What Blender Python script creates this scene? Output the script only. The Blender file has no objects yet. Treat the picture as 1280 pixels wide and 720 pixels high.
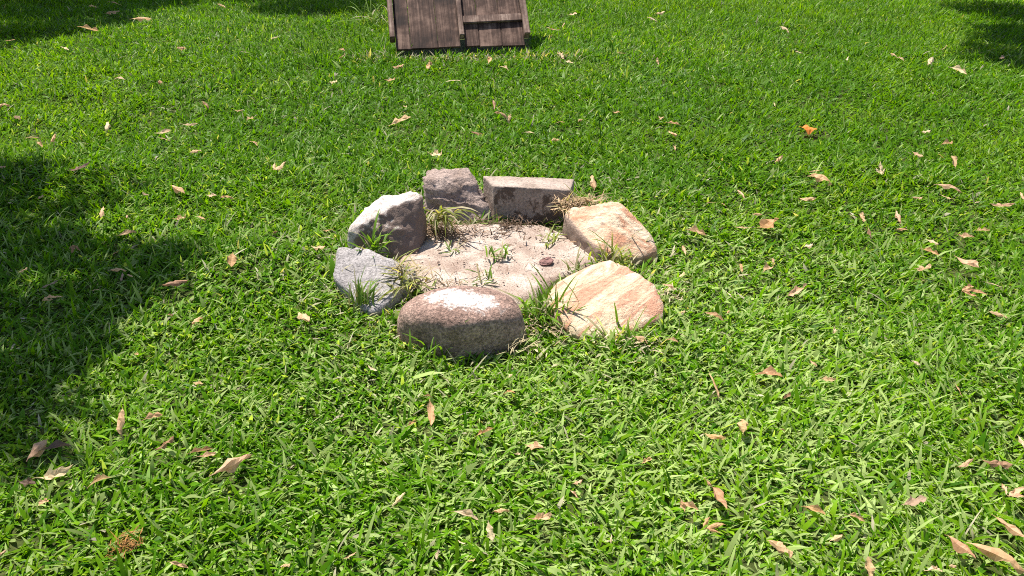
import bpy, bmesh, math, random
import numpy as np
from mathutils import Vector, Matrix, noise as mn

random.seed(7)
rng = np.random.default_rng(11)
scn = bpy.context.scene
col = scn.collection
R = math.radians

# ------------------------------------------------------------------ camera
CAM_H, PITCH, HFOV = 1.5, 29.0, 65.0
FPX = 640 / math.tan(R(HFOV / 2))
cd = bpy.data.cameras.new('camera'); cam = bpy.data.objects.new('camera', cd); col.objects.link(cam)
cam.location = (0, 0, CAM_H); cam.rotation_euler = (R(90 - PITCH), 0, 0)
cd.sensor_width = 36; cd.angle = R(HFOV); cd.clip_start = 0.05; cd.clip_end = 1000
scn.camera = cam

# ------------------------------------------------------------------ sky, sun, exposure
SUN_EL, SUN_AZ = 63.0, 36.0        # azimuth: degrees to the left of straight ahead
world = bpy.data.worlds.new('World'); scn.world = world; world.use_nodes = True
wn = world.node_tree.nodes; wl = world.node_tree.links
bg = wn['Background']; sky = wn.new('ShaderNodeTexSky'); sky.sky_type = 'NISHITA'; sky.sun_disc = False
sky.sun_elevation = R(SUN_EL); sky.sun_rotation = R(-SUN_AZ)
wl.new(sky.outputs[0], bg.inputs[0]); bg.inputs[1].default_value = 0.085
S = Vector((-math.sin(R(SUN_AZ)) * math.cos(R(SUN_EL)), math.cos(R(SUN_AZ)) * math.cos(R(SUN_EL)), math.sin(R(SUN_EL))))
sl = bpy.data.lights.new('sun', 'SUN'); sun = bpy.data.objects.new('sun', sl); col.objects.link(sun)
sl.energy = 5.0; sl.angle = R(0.53); sl.color = (1.0, 0.955, 0.87)
sun.rotation_euler = S.to_track_quat('Z', 'Y').to_euler(); sun.location = (0, 0, 12)
vs = scn.view_settings; vs.view_transform = 'Standard'; vs.look = 'None'; vs.exposure = 1.0; vs.gamma = 1.0
scn.cycles.max_bounces = 6; scn.cycles.transparent_max_bounces = 4
scn.cycles.diffuse_bounces = 3; scn.cycles.glossy_bounces = 2; scn.cycles.transmission_bounces = 3
scn.cycles.use_denoising = False; scn.cycles.filter_width = 1.0

# ------------------------------------------------------------------ helpers
_cp, _sp = math.cos(R(PITCH)), math.sin(R(PITCH))
def ray(px, py):
    x = (px - 640) / FPX; y = -(py - 360) / FPX
    return Vector((x, _cp + y * _sp, -_sp + y * _cp))          # unit depth along the optical axis
def at(px, py, z=0.0):
    d = ray(px, py); t = (z - CAM_H) / d.z
    return Vector((0, 0, CAM_H)) + d * t
def depth(p): return p.y * _cp - (p.z - CAM_H) * _sp
def project(x, y, z):
    dd = y * _cp - (z - CAM_H) * _sp
    return 640 + FPX * x / dd, 360 - FPX * (y * _sp + (z - CAM_H) * _cp) / dd

def tag(o, label=None, cat=None, group=None, kind=None):
    if label: o['label'] = label
    if cat: o['category'] = cat
    if group: o['group'] = group
    if kind: o['kind'] = kind
    return o
def link(name, me, mat=None, parent=None):
    o = bpy.data.objects.new(name, me); col.objects.link(o)
    if mat and me is not None and not me.materials: me.materials.append(mat)
    if parent: o.parent = parent
    return o
def bm_obj(name, bm, mat, parent=None, smooth=False):
    me = bpy.data.meshes.new(name); bm.to_mesh(me); bm.free()
    if smooth: me.polygons.foreach_set('use_smooth', [True] * len(me.polygons))
    return link(name, me, mat, parent)

_vg = np.random.default_rng(5).random((256, 256))
def vnoise(x, y, s, off=0.0):
    x = np.asarray(x) / s + off * 17.3 + 100; y = np.asarray(y) / s + off * 31.7 + 100
    xi = np.floor(x).astype(int); yi = np.floor(y).astype(int); fx = x - xi; fy = y - yi
    fx = fx * fx * (3 - 2 * fx); fy = fy * fy * (3 - 2 * fy)
    g = lambda a, b: _vg[a % 256, b % 256]
    return (g(xi, yi) * (1 - fx) + g(xi + 1, yi) * fx) * (1 - fy) + (g(xi, yi + 1) * (1 - fx) + g(xi + 1, yi + 1) * fx) * fy
def hgt(x, y):                                                  # gentle bumps of the lawn
    return (vnoise(x, y, 0.9, 1) - 0.5) * 0.035 + (vnoise(x, y, 0.33, 2) - 0.5) * 0.018

# ------------------------------------------------------------------ materials
def nodes(name):
    m = bpy.data.materials.new(name); m.use_nodes = True
    nt = m.node_tree; b = nt.nodes['Principled BSDF']
    return m, nt, b
def N(nt, t, **kw):
    n = nt.nodes.new(t)
    for k, v in kw.items():
        if k in n.inputs: n.inputs[k].default_value = v
        else: setattr(n, k, v)
    return n
def ramp(nt, stops):
    n = nt.nodes.new('ShaderNodeValToRGB'); e = n.color_ramp.elements
    while len(e) < len(stops): e.new(0.5)
    for i, (p, c) in enumerate(stops):
        e[i].position = p; e[i].color = (*c, 1) if len(c) == 3 else c
    return n
def L(nt, a, b): nt.links.new(a, b)
def mixc(nt, fac, a, b, mode='MIX'):
    n = nt.nodes.new('ShaderNodeMix'); n.data_type = 'RGBA'; n.blend_type = mode
    for s, v in ((0, fac), (6, a), (7, b)):
        if hasattr(v, 'is_linked') or hasattr(v, 'links'): nt.links.new(v, n.inputs[s])
        else: n.inputs[s].default_value = v if s == 0 else (*v, 1)
    return n.outputs[2]
def noise_tex(nt, vec, scale, detail=6, rough=0.6, dist=0.0):
    n = N(nt, 'ShaderNodeTexNoise', Scale=scale, Detail=detail, Roughness=rough, Distortion=dist)
    if vec: L(nt, vec, n.inputs['Vector'])
    return n.outputs['Fac']
def bump(nt, b, h, strength, distance):
    n = N(nt, 'ShaderNodeBump', Strength=strength, Distance=distance); L(nt, h, n.inputs['Height'])
    L(nt, n.outputs[0], b.inputs['Normal']); return n
def coords(nt, mapping=None, kind='POINT'):
    tc = nt.nodes.new('ShaderNodeTexCoord'); v = tc.outputs['Object']
    if mapping:
        mp = nt.nodes.new('ShaderNodeMapping'); mp.vector_type = kind; L(nt, v, mp.inputs[0])
        mp.inputs['Scale'].default_value = mapping[0]; mp.inputs['Rotation'].default_value = mapping[1]
        v = mp.outputs[0]
    return v

def blade_material(name, trans=0.48, rough=0.45, spec=0.3):
    m, nt, b = nodes(name)
    at_ = N(nt, 'ShaderNodeAttribute', attribute_name='col')
    L(nt, at_.outputs['Color'], b.inputs['Base Color'])
    b.inputs['Roughness'].default_value = rough; b.inputs['Specular IOR Level'].default_value = spec; b.inputs['IOR'].default_value = 1.28
    tr = nt.nodes.new('ShaderNodeBsdfTranslucent')
    warm = mixc(nt, 1.0, at_.outputs['Color'], (1.2, 1.18, 0.30), 'MULTIPLY')
    L(nt, warm, tr.inputs['Color'])
    mx = nt.nodes.new('ShaderNodeMixShader'); mx.inputs[0].default_value = trans
    L(nt, b.outputs[0], mx.inputs[1]); L(nt, tr.outputs[0], mx.inputs[2])
    L(nt, mx.outputs[0], nt.nodes['Material Output'].inputs['Surface'])
    return m
M_GRASS = blade_material('grass_blade')
M_STRAW = blade_material('dry_straw', 0.2, 0.6, 0.25)
M_TREELEAF = blade_material('tree_leaf', 0.3, 0.4, 0.4)

def ground_material():
    m, nt, b = nodes('lawn_soil'); v = coords(nt)
    n1 = noise_tex(nt, v, 60, 5); r = ramp(nt, [(0.3, (0.03, 0.04, 0.010)), (0.55, (0.05, 0.065, 0.015)), (0.75, (0.09, 0.08, 0.035))])
    L(nt, n1, r.inputs[0]); L(nt, r.outputs[0], b.inputs['Base Color']); b.inputs['Roughness'].default_value = 0.95
    b.inputs['Specular IOR Level'].default_value = 0.1
    bump(nt, b, n1, 0.6, 0.02); return m
M_GROUND = ground_material()

def sand_material():
    m, nt, b = nodes('pale_sand'); v = coords(nt)
    n1 = noise_tex(nt, v, 9, 5); r = ramp(nt, [(0.32, (0.29, 0.21, 0.168)), (0.5, (0.39, 0.31, 0.258)), (0.62, (0.51, 0.435, 0.375))])
    L(nt, n1, r.inputs[0])
    n2 = noise_tex(nt, v, 190, 3, 0.7); r2 = ramp(nt, [(0.36, (0.58, 0.52, 0.49)), (0.48, (1, 1, 1)), (0.66, (1.25, 1.22, 1.2))])
    L(nt, n2, r2.inputs[0])
    c = mixc(nt, 1.0, r.outputs[0], r2.outputs[0], 'MULTIPLY')
    n3 = noise_tex(nt, v, 75, 4, 0.75); r3 = ramp(nt, [(0.61, (0, 0, 0)), (0.69, (0.75, 0.75, 0.75))]); L(nt, n3, r3.inputs[0])
    c = mixc(nt, r3.outputs[0], c, (0.12, 0.075, 0.055))
    L(nt, c, b.inputs['Base Color']); b.inputs['Roughness'].default_value = 0.95; b.inputs['Specular IOR Level'].default_value = 0.15
    ad = nt.nodes.new('ShaderNodeMath'); ad.operation = 'ADD'; L(nt, n2, ad.inputs[0]); L(nt, n1, ad.inputs[1])
    bump(nt, b, ad.outputs[0], 0.55, 0.02); return m
M_SAND = sand_material()

def rock_material(name, stops, scale=9, speck=(0.35, 1.5), speck_scale=120, veins=None, bumpd=0.012, bumps=0.7, patch=None, rough=0.85, stain=None, shade_stain=None):
    m, nt, b = nodes(name); v = coords(nt)
    n1 = noise_tex(nt, v, scale, 7, 0.62, 0.4); r = ramp(nt, stops); L(nt, n1, r.inputs[0]); c = r.outputs[0]
    hsum = n1
    if veins:                                                 # coloured bands of bedded stone
        vv = coords(nt, (veins['scale'], veins['rot']), 'TEXTURE')
        nv = noise_tex(nt, vv, veins.get('freq', 6), 7, 0.66, 0.8); rv = ramp(nt, [(veins['lo'], (0, 0, 0)), (veins['hi'], (1, 1, 1))]); L(nt, nv, rv.inputs[0])
        c = mixc(nt, rv.outputs[0], c, veins['col'])
        hh = nt.nodes.new('ShaderNodeMath'); hh.operation = 'MULTIPLY_ADD'; L(nt, nv, hh.inputs[0]); hh.inputs[1].default_value = veins.get('relief', 0.35); L(nt, n1, hh.inputs[2]); hsum = hh.outputs[0]
    if patch:                                                 # a pale patch with an uneven outline
        mp = nt.nodes.new('ShaderNodeMapping'); mp.vector_type = 'TEXTURE'; L(nt, v, mp.inputs[0])
        mp.inputs['Location'].default_value = patch['loc']; mp.inputs['Scale'].default_value = patch['size']; mp.inputs['Rotation'].default_value = (0, 0, patch['rot'])
        ln = nt.nodes.new('ShaderNodeVectorMath'); ln.operation = 'LENGTH'; L(nt, mp.outputs[0], ln.inputs[0])
        npz = noise_tex(nt, v, 22, 6, 0.7, 0.6)
        a1 = nt.nodes.new('ShaderNodeMath'); a1.operation = 'MULTIPLY_ADD'; L(nt, npz, a1.inputs[0]); a1.inputs[1].default_value = 2.6; L(nt, ln.outputs['Value'], a1.inputs[2])
        rp = ramp(nt, [(0.0, (1, 1, 1)), (0.74, (1, 1, 1)), (1.0, (0, 0, 0))])
        a2 = nt.nodes.new('ShaderNodeMath'); a2.operation = 'MULTIPLY'; L(nt, a1.outputs[0], a2.inputs[0]); a2.inputs[1].default_value = 0.42
        L(nt, a2.outputs[0], rp.inputs[0])
        c = mixc(nt, rp.outputs[0], c, patch['col'])
    n2 = noise_tex(nt, v, speck_scale, 4, 0.75); r2 = ramp(nt, [(0.34, (speck[0],) * 3), (0.5, (1, 1, 1)), (0.68, (speck[1],) * 3)]); L(nt, n2, r2.inputs[0])
    c = mixc(nt, 1.0, c, r2.outputs[0], 'MULTIPLY')
    if stain:
        ns = noise_tex(nt, v, stain['freq'], 6, 0.65, 0.3); rs = ramp(nt, [(stain['lo'], (0, 0, 0)), (stain['hi'], (1, 1, 1))]); L(nt, ns, rs.inputs[0])
        c = mixc(nt, rs.outputs[0], c, stain['col'])
    if shade_stain:                                                  # stain and shade painted on faces turned along dir
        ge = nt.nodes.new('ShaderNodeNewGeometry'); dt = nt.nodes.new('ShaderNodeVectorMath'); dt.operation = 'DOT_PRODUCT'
        L(nt, ge.outputs['Normal'], dt.inputs[0]); dt.inputs[1].default_value = shade_stain['dir']
        nz = noise_tex(nt, v, shade_stain.get('freq', 14), 6, 0.7, 0.4)
        a0 = nt.nodes.new('ShaderNodeMath'); a0.operation = 'MULTIPLY_ADD'; L(nt, nz, a0.inputs[0]); a0.inputs[1].default_value = shade_stain.get('wob', 0.9); L(nt, dt.outputs['Value'], a0.inputs[2])
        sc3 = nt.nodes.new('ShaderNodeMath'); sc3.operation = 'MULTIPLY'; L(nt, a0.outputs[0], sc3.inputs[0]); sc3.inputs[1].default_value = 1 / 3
        rs2 = ramp(nt, [(shade_stain['lo'] / 3, (0, 0, 0)), (shade_stain['hi'] / 3, (shade_stain.get('max', 0.9),) * 3)]); L(nt, sc3.outputs[0], rs2.inputs[0])
        c = mixc(nt, rs2.outputs[0], c, shade_stain['col'])
    L(nt, c, b.inputs['Base Color']); b.inputs['Roughness'].default_value = rough; b.inputs['Specular IOR Level'].default_value = 0.3
    n3 = noise_tex(nt, v, 45, 8, 0.7)
    a = nt.nodes.new('ShaderNodeMath'); a.operation = 'ADD'; L(nt, n3, a.inputs[0]); L(nt, hsum, a.inputs[1])
    a3 = nt.nodes.new('ShaderNodeMath'); a3.operation = 'MULTIPLY_ADD'; L(nt, n2, a3.inputs[0]); a3.inputs[1].default_value = 0.35; L(nt, a.outputs[0], a3.inputs[2])
    bump(nt, b, a3.outputs[0], bumps, bumpd); return m

def leaf_material():
    m, nt, b = nodes('dead_leaf'); v = coords(nt)
    oi = nt.nodes.new('ShaderNodeObjectInfo')
    n1 = noise_tex(nt, v, 9, 5, 0.65); r = ramp(nt, [(0.3, (0.7, 0.62, 0.55)), (0.48, (1, 1, 1)), (0.7, (1.15, 1.15, 1.15))]); L(nt, n1, r.inputs[0])
    c = mixc(nt, 1.0, oi.outputs['Color'], r.outputs[0], 'MULTIPLY')
    L(nt, c, b.inputs['Base Color']); b.inputs['Roughness'].default_value = 0.6; b.inputs['Specular IOR Level'].default_value = 0.3
    tr = nt.nodes.new('ShaderNodeBsdfTranslucent'); L(nt, c, tr.inputs[0])
    mx = nt.nodes.new('ShaderNodeMixShader'); mx.inputs[0].default_value = 0.42
    L(nt, b.outputs[0], mx.inputs[1]); L(nt, tr.outputs[0], mx.inputs[2]); L(nt, mx.outputs[0], nt.nodes['Material Output'].inputs['Surface'])
    return m
M_LEAF = leaf_material()

def wood_material(name, dark, mid, light, seedrot=0):
    m, nt, b = nodes(name); tc = nt.nodes.new('ShaderNodeTexCoord'); oi = nt.nodes.new('ShaderNodeObjectInfo')
    ad = nt.nodes.new('ShaderNodeVectorMath'); ad.operation = 'ADD'; L(nt, tc.outputs['Object'], ad.inputs[0])
    sc = nt.nodes.new('ShaderNodeVectorMath'); sc.operation = 'SCALE'; cmb = nt.nodes.new('ShaderNodeCombineXYZ')
    for i in range(3): L(nt, oi.outputs['Random'], cmb.inputs[i])
    L(nt, cmb.outputs[0], sc.inputs[0]); sc.inputs['Scale'].default_value = 37.0; L(nt, sc.outputs[0], ad.inputs[1])
    mp = nt.nodes.new('ShaderNodeMapping'); L(nt, ad.outputs[0], mp.inputs[0]); mp.inputs['Scale'].default_value = (26, 0.5, 26)
    g = noise_tex(nt, mp.outputs[0], 2.2, 8, 0.7, 0.4)
    pt = noise_tex(nt, ad.outputs[0], 5, 5, 0.65)
    a = nt.nodes.new('ShaderNodeMath'); a.operation = 'MULTIPLY_ADD'; L(nt, pt, a.inputs[0]); a.inputs[1].default_value = 0.9
    hm = nt.nodes.new('ShaderNodeMath'); hm.operation = 'MULTIPLY'; L(nt, g, hm.inputs[0]); hm.inputs[1].default_value = 0.6
    L(nt, hm.outputs[0], a.inputs[2])
    r = ramp(nt, [(0.60, dark), (0.75, mid), (0.92, light)]); L(nt, a.outputs[0], r.inputs[0])
    mp2 = nt.nodes.new('ShaderNodeMapping'); L(nt, ad.outputs[0], mp2.inputs[0]); mp2.inputs['Scale'].default_value = (60, 2.2, 60)
    fl = noise_tex(nt, mp2.outputs[0], 1.6, 5, 0.7); rf = ramp(nt, [(0.66, (0, 0, 0)), (0.78, (0.6, 0.6, 0.6))]); L(nt, fl, rf.inputs[0])
    c = mixc(nt, rf.outputs[0], r.outputs[0], light)
    L(nt, c, b.inputs['Base Color']); b.inputs['Roughness'].default_value = 0.75; b.inputs['Specular IOR Level'].default_value = 0.25
    bump(nt, b, g, 0.7, 0.01); return m
M_PLANK = wood_material('weathered_brown_wood', (0.020, 0.009, 0.006), (0.068, 0.035, 0.024), (0.22, 0.135, 0.10))
M_BATTEN = wood_material('greyed_batten_wood', (0.06, 0.034, 0.025), (0.15, 0.09, 0.068), (0.38, 0.27, 0.21))

def bark_material():
    m, nt, b = nodes('tree_bark'); v = coords(nt, ((9, 9, 2.2), (0, 0, 0)))
    n1 = noise_tex(nt, v, 2.5, 7, 0.65, 0.5); r = ramp(nt, [(0.3, (0.05, 0.035, 0.025)), (0.6, (0.16, 0.125, 0.095)), (0.8, (0.26, 0.22, 0.17))]); L(nt, n1, r.inputs[0])
    L(nt, r.outputs[0], b.inputs['Base Color']); b.inputs['Roughness'].default_value = 0.9; bump(nt, b, n1, 0.8, 0.03); return m
M_BARK = bark_material()
def plain(name, c, rough=0.9):
    m, nt, b = nodes(name); v = coords(nt); n1 = noise_tex(nt, v, 70, 5)
    r = ramp(nt, [(0.3, tuple(x * 0.55 for x in c)), (0.7, tuple(min(1, x * 1.5) for x in c))]); L(nt, n1, r.inputs[0])
    L(nt, r.outputs[0], b.inputs['Base Color']); b.inputs['Roughness'].default_value = rough; bump(nt, b, n1, 0.5, 0.01); return m

# ------------------------------------------------------------------ ground sheet
def axis(a, b, step, far):
    v = list(np.arange(a, b + 1e-6, step)); s = step
    lo = []; x = a
    while x > -far: s *= 1.5; x -= s; lo.append(x)
    s = step; hi = []; x = v[-1]
    while x < far: s *= 1.5; x += s; hi.append(x)
    return np.array(lo[::-1] + v + hi)
gx = axis(-7, 7, 0.14, 300); gy = axis(0.4, 11, 0.14, 300)
X, Y = np.meshgrid(gx, gy); Z = hgt(X, Y)
verts = np.stack([X, Y, Z], -1).reshape(-1, 3); nx, ny = len(gx), len(gy)
idx = np.arange(nx * ny).reshape(ny, nx)
faces = np.stack([idx[:-1, :-1], idx[:-1, 1:], idx[1:, 1:], idx[1:, :-1]], -1).reshape(-1, 4)
me = bpy.data.meshes.new('ground'); me.from_pydata(verts.tolist(), [], faces.tolist())
me.polygons.foreach_set('use_smooth', [True] * len(me.polygons))
tag(link('ground', me, M_GROUND), kind='structure')

# ------------------------------------------------------------------ ring stones
FOOT = []                                                     # footprints kept free of grass
def convex_hull_2d(pts):
    pts = sorted(set((round(p[0], 5), round(p[1], 5)) for p in pts))
    def half(ps):
        h = []
        for p in ps:
            while len(h) > 1 and (h[-1][0] - h[-2][0]) * (p[1] - h[-2][1]) - (h[-1][1] - h[-2][1]) * (p[0] - h[-2][0]) <= 0: h.pop()
            h.append(p)
        return h[:-1]
    return half(pts) + half(pts[::-1])
def in_poly(x, y, poly, grow=0.0):
    ok = np.ones(len(x), bool); n = len(poly)
    for i in range(n):
        ax, ay = poly[i]; bx, by = poly[(i + 1) % n]; ex, ey = bx - ax, by - ay; l = math.hypot(ex, ey) or 1
        ok &= ((ex * (y - ay) - ey * (x - ax)) / l > -grow)
    return ok
def rock(name, label, pts, base, mat, p=16, amp=0.006, freq=14, ledge=None, grow=1.02, sub=5, seed=0, ridged=0.0, big=0.0):
    P = [at(*q) for q in pts] + [at(q[0], q[1], 0.0) + Vector((0, 0, -0.06)) for q in base]
    for q in pts:
        w = at(*q); P.append(Vector((w.x, w.y, -0.06)))
    c3 = sum(P, Vector()) / len(P); zs = [q.z for q in P]; c3.z = (max(zs) + min(zs)) / 2
    FOOT.append(convex_hull_2d([(q.x, q.y) for q in P]))
    bm = bmesh.new()
    for q in P: bm.verts.new(q - c3)
    r = bmesh.ops.convex_hull(bm, input=bm.verts[:])
    planes = []
    for f in sorted(bm.faces, key=lambda f: -f.calc_area()):
        f.normal_update(); n = f.normal.copy(); d = n.dot(f.verts[0].co)
        if d < 0: n, d = -n, -d
        if f.calc_area() < 1e-6 or d < 1e-4: continue
        if any(n.dot(n2) > 0.985 and abs(d - d2) < 0.02 for n2, d2 in planes): continue
        planes.append((n, d))
    bm.free()
    bm = bmesh.new(); bmesh.ops.create_icosphere(bm, subdivisions=sub, radius=1)
    PN = np.array([n[:] for n, d in planes]); PD = np.array([d for n, d in planes])
    so = Vector((seed * 3.1, seed * 7.7, seed * 1.3))
    for v in bm.verts:
        d = v.co.normalized(); s = np.maximum(0, PN @ np.array(d) / PD)
        rr = grow * (np.sum(s ** p)) ** (-1.0 / p); q = d * rr
        nz = mn.fractal(q * freq + so, 0.8, 2.1, 6) * amp
        if ridged: nz -= abs(mn.noise(q * 11 + so)) ** 0.7 * ridged - ridged * 0.3
        if big: nz += mn.noise(q * 6 + so) * big
        if ledge:                                              # broken, layered fracture faces
            t = q.dot(Vector(ledge['dir'])) / ledge['step'] + mn.fractal(q * 7 + so, 1, 2, 4) * ledge['wob']
            fr = t - math.floor(t); nz += (fr ** 2 - 0.4) * ledge['amp'] * (0.4 + abs(mn.noise(q * 8 + so * 2)) * 1.6)
        v.co = d * (rr + nz)
    base_z = Vector((c3.x, c3.y, 0))
    for v in bm.verts: v.co = v.co + c3 - base_z
    o = bm_obj(name, bm, mat, smooth=True); o.location = base_z
    tag(o, label, 'stone', 'stones of the fire ring'); return o

M_R1 = rock_material('brown_boulder', [(0.3, (0.17, 0.104, 0.08)), (0.5, (0.28, 0.18, 0.142)), (0.72, (0.43, 0.285, 0.228))], 8, (0.42, 1.9), 105, patch=dict(loc=(-0.01, -0.012, 0), size=(0.125, 0.052, 1), rot=-0.25, col=(0.80, 0.74, 0.69)), bumpd=0.014, bumps=0.9)
M_R2 = rock_material('grey_granite', [(0.3, (0.20, 0.18, 0.175)), (0.6, (0.32, 0.29, 0.28))], 7, (0.38, 1.5), 120, bumpd=0.012)
M_R3 = rock_material('pale_mottled_rock', [(0.25, (0.40, 0.315, 0.27)), (0.45, (0.50, 0.43, 0.385)), (0.7, (0.58, 0.52, 0.475))], 6, (0.55, 1.25), 95, shade_stain=dict(dir=(0.72, -0.55, -0.25), freq=16, wob=1.9, lo=0.98, hi=1.30, max=0.9, col=(0.15, 0.095, 0.072)), bumpd=0.014)  # inner face: stain and shade both mixed into its colour
M_R4 = rock_material('fractured_grey_slab', [(0.3, (0.22, 0.155, 0.125)), (0.55, (0.36, 0.27, 0.232)), (0.75, (0.46, 0.37, 0.325))], 10, (0.55, 1.4), 100, bumpd=0.02, bumps=0.9)
M_R5 = rock_material('dressed_kerb_block', [(0.3, (0.24, 0.18, 0.142)), (0.55, (0.345, 0.27, 0.225)), (0.75, (0.42, 0.345, 0.295))], 8, (0.6, 1.35), 110, bumpd=0.008, shade_stain=dict(dir=(0.05, -0.62, 0.0), freq=9, wob=1.6, lo=1.36, hi=1.44, max=0.9, col=(0.085, 0.055, 0.04)))
M_R6 = rock_material('orange_sandstone', [(0.3, (0.52, 0.33, 0.215)), (0.5, (0.66, 0.49, 0.345)), (0.7, (0.75, 0.63, 0.47))], 7, (0.75, 1.15), 80, veins=dict(scale=(1, .25, .5), rot=(0, 0, -0.5), freq=5, lo=0.46, hi=0.60, col=(0.50, 0.25, 0.15)), bumpd=0.016, bumps=0.9, shade_stain=dict(dir=(-0.7, -0.6, -0.35), freq=12, wob=0.9, lo=0.72, hi=0.92, max=0.85, col=(0.25, 0.18, 0.145)))  # shade of the lower left face put into its colour
M_R7 = rock_material('cream_sandstone', [(0.28, (0.55, 0.40, 0.26)), (0.5, (0.64, 0.50, 0.34)), (0.7, (0.71, 0.61, 0.44))], 6, (0.78, 1.12), 80, veins=dict(scale=(1, .2, .5), rot=(0, 0, 0.72), freq=4.6, lo=0.45, hi=0.60, col=(0.52, 0.265, 0.17)), bumpd=0.014, bumps=0.9)

rock('stone', 'rounded brown boulder with a white patch on top at front of fire ring',
     [(519, 364, .15), (563, 355, .165), (620, 359, .16), (650, 374, .14), (493, 382, .11), (661, 396, .09), (575, 398, .15), (518, 394, .13), (643, 396, .125)],
     [(508, 402), (538, 425), (573, 436), (633, 428), (659, 407)], M_R1, p=7, amp=0.004, freq=16, grow=1.12, seed=1)
rock('stone', 'light grey granite slab with grass over it at left of fire ring',
     [(423, 308, .105), (452, 308, .11), (469, 317, .10), (522, 338, .06), (514, 352, .05), (497, 368, .04), (472, 388, .02), (461, 389, .02), (434, 362, .04), (416, 344, .06)],
     [], M_R2, p=22, amp=0.006, freq=13, seed=2, big=0.006)
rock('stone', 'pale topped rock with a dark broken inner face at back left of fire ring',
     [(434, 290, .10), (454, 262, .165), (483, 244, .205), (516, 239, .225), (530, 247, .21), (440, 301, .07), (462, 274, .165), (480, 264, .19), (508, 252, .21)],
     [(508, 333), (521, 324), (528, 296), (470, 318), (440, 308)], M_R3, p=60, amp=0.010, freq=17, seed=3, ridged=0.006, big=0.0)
rock('stone', 'layered grey slab leaning back, narrow stone at back of fire ring',
     [(534, 212, .175), (586, 211, .175), (530, 224, .175), (589, 221, .175), (613, 262, .055)],
     [(533, 275), (577, 283), (617, 278), (616, 266)], M_R4, p=34, amp=0.007, freq=12, seed=4, ledge=dict(dir=(0.12, -0.45, 0.9), step=0.045, wob=0.9, amp=0.026))
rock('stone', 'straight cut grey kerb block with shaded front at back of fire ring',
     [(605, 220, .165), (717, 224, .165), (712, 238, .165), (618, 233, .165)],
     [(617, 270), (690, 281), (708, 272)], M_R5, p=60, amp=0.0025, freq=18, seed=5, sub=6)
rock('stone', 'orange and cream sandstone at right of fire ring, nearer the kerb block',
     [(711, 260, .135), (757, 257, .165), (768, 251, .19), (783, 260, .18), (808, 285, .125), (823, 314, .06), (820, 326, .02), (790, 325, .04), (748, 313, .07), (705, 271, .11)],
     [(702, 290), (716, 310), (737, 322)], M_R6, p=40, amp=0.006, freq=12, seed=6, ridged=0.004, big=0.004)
rock('stone', 'broad cream sandstone with rust streaks at front right of fire ring',
     [(758, 326, .125), (790, 338, .115), (812, 356, .095), (827, 382, .065), (824, 398, .04), (797, 412, .015), (754, 426, .005), (725, 420, .015), (707, 405, .04), (687, 368, .075), (700, 352, .085), (725, 338, .105)],
     [], M_R7, p=26, amp=0.006, freq=12, seed=7, grow=1.06, ridged=0.0, big=0.005)

# ------------------------------------------------------------------ sand bed inside the ring
sc_ = at(612, 325)
SAND_C, SAND_RX, SAND_RY = sc_, 0.46, 0.40
def sand_r(a): return 1 + 0.10 * math.sin(3 * a + 0.5) + 0.06 * math.sin(5 * a + 2)
bm = bmesh.new(); rings = []; NR, NA = 26, 90
for i in range(NR + 1):
    t = i / NR; ringv = []
    for j in range(NA):
        a = 2 * math.pi * j / NA; k = t * sand_r(a)
        x, y = SAND_C.x + SAND_RX * k * math.cos(a), SAND_C.y + SAND_RY * k * math.sin(a)
        q = Vector((x, y, 0))
        z = 0.024 + mn.fractal(q * 9, 1, 2, 5) * 0.009 + mn.noise(q * 5) * 0.008
        if t > 0.86: z -= (t - 0.86) / 0.14 * 0.075
        ringv.append(bm.verts.new((x, y, z)))
        if i == 0: break
    rings.append(ringv)
for i in range(NR):
    for j in range(NA):
        b1, b2 = rings[i + 1][j], rings[i + 1][(j + 1) % NA]
        if i == 0: bm.faces.new((rings[0][0], b1, b2))
        else: bm.faces.new((rings[i][j], b1, b2, rings[i][(j + 1) % NA]))
tag(bm_obj('sand_bed', bm, M_SAND, smooth=True), kind='structure')
def sand_k(x, y):
    a = np.arctan2((y - SAND_C.y) / SAND_RY, (x - SAND_C.x) / SAND_RX)
    return np.hypot((x - SAND_C.x) / SAND_RX, (y - SAND_C.y) / SAND_RY) / (1 + 0.10 * np.sin(3 * a + 0.5) + 0.06 * np.sin(5 * a + 2))

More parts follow.
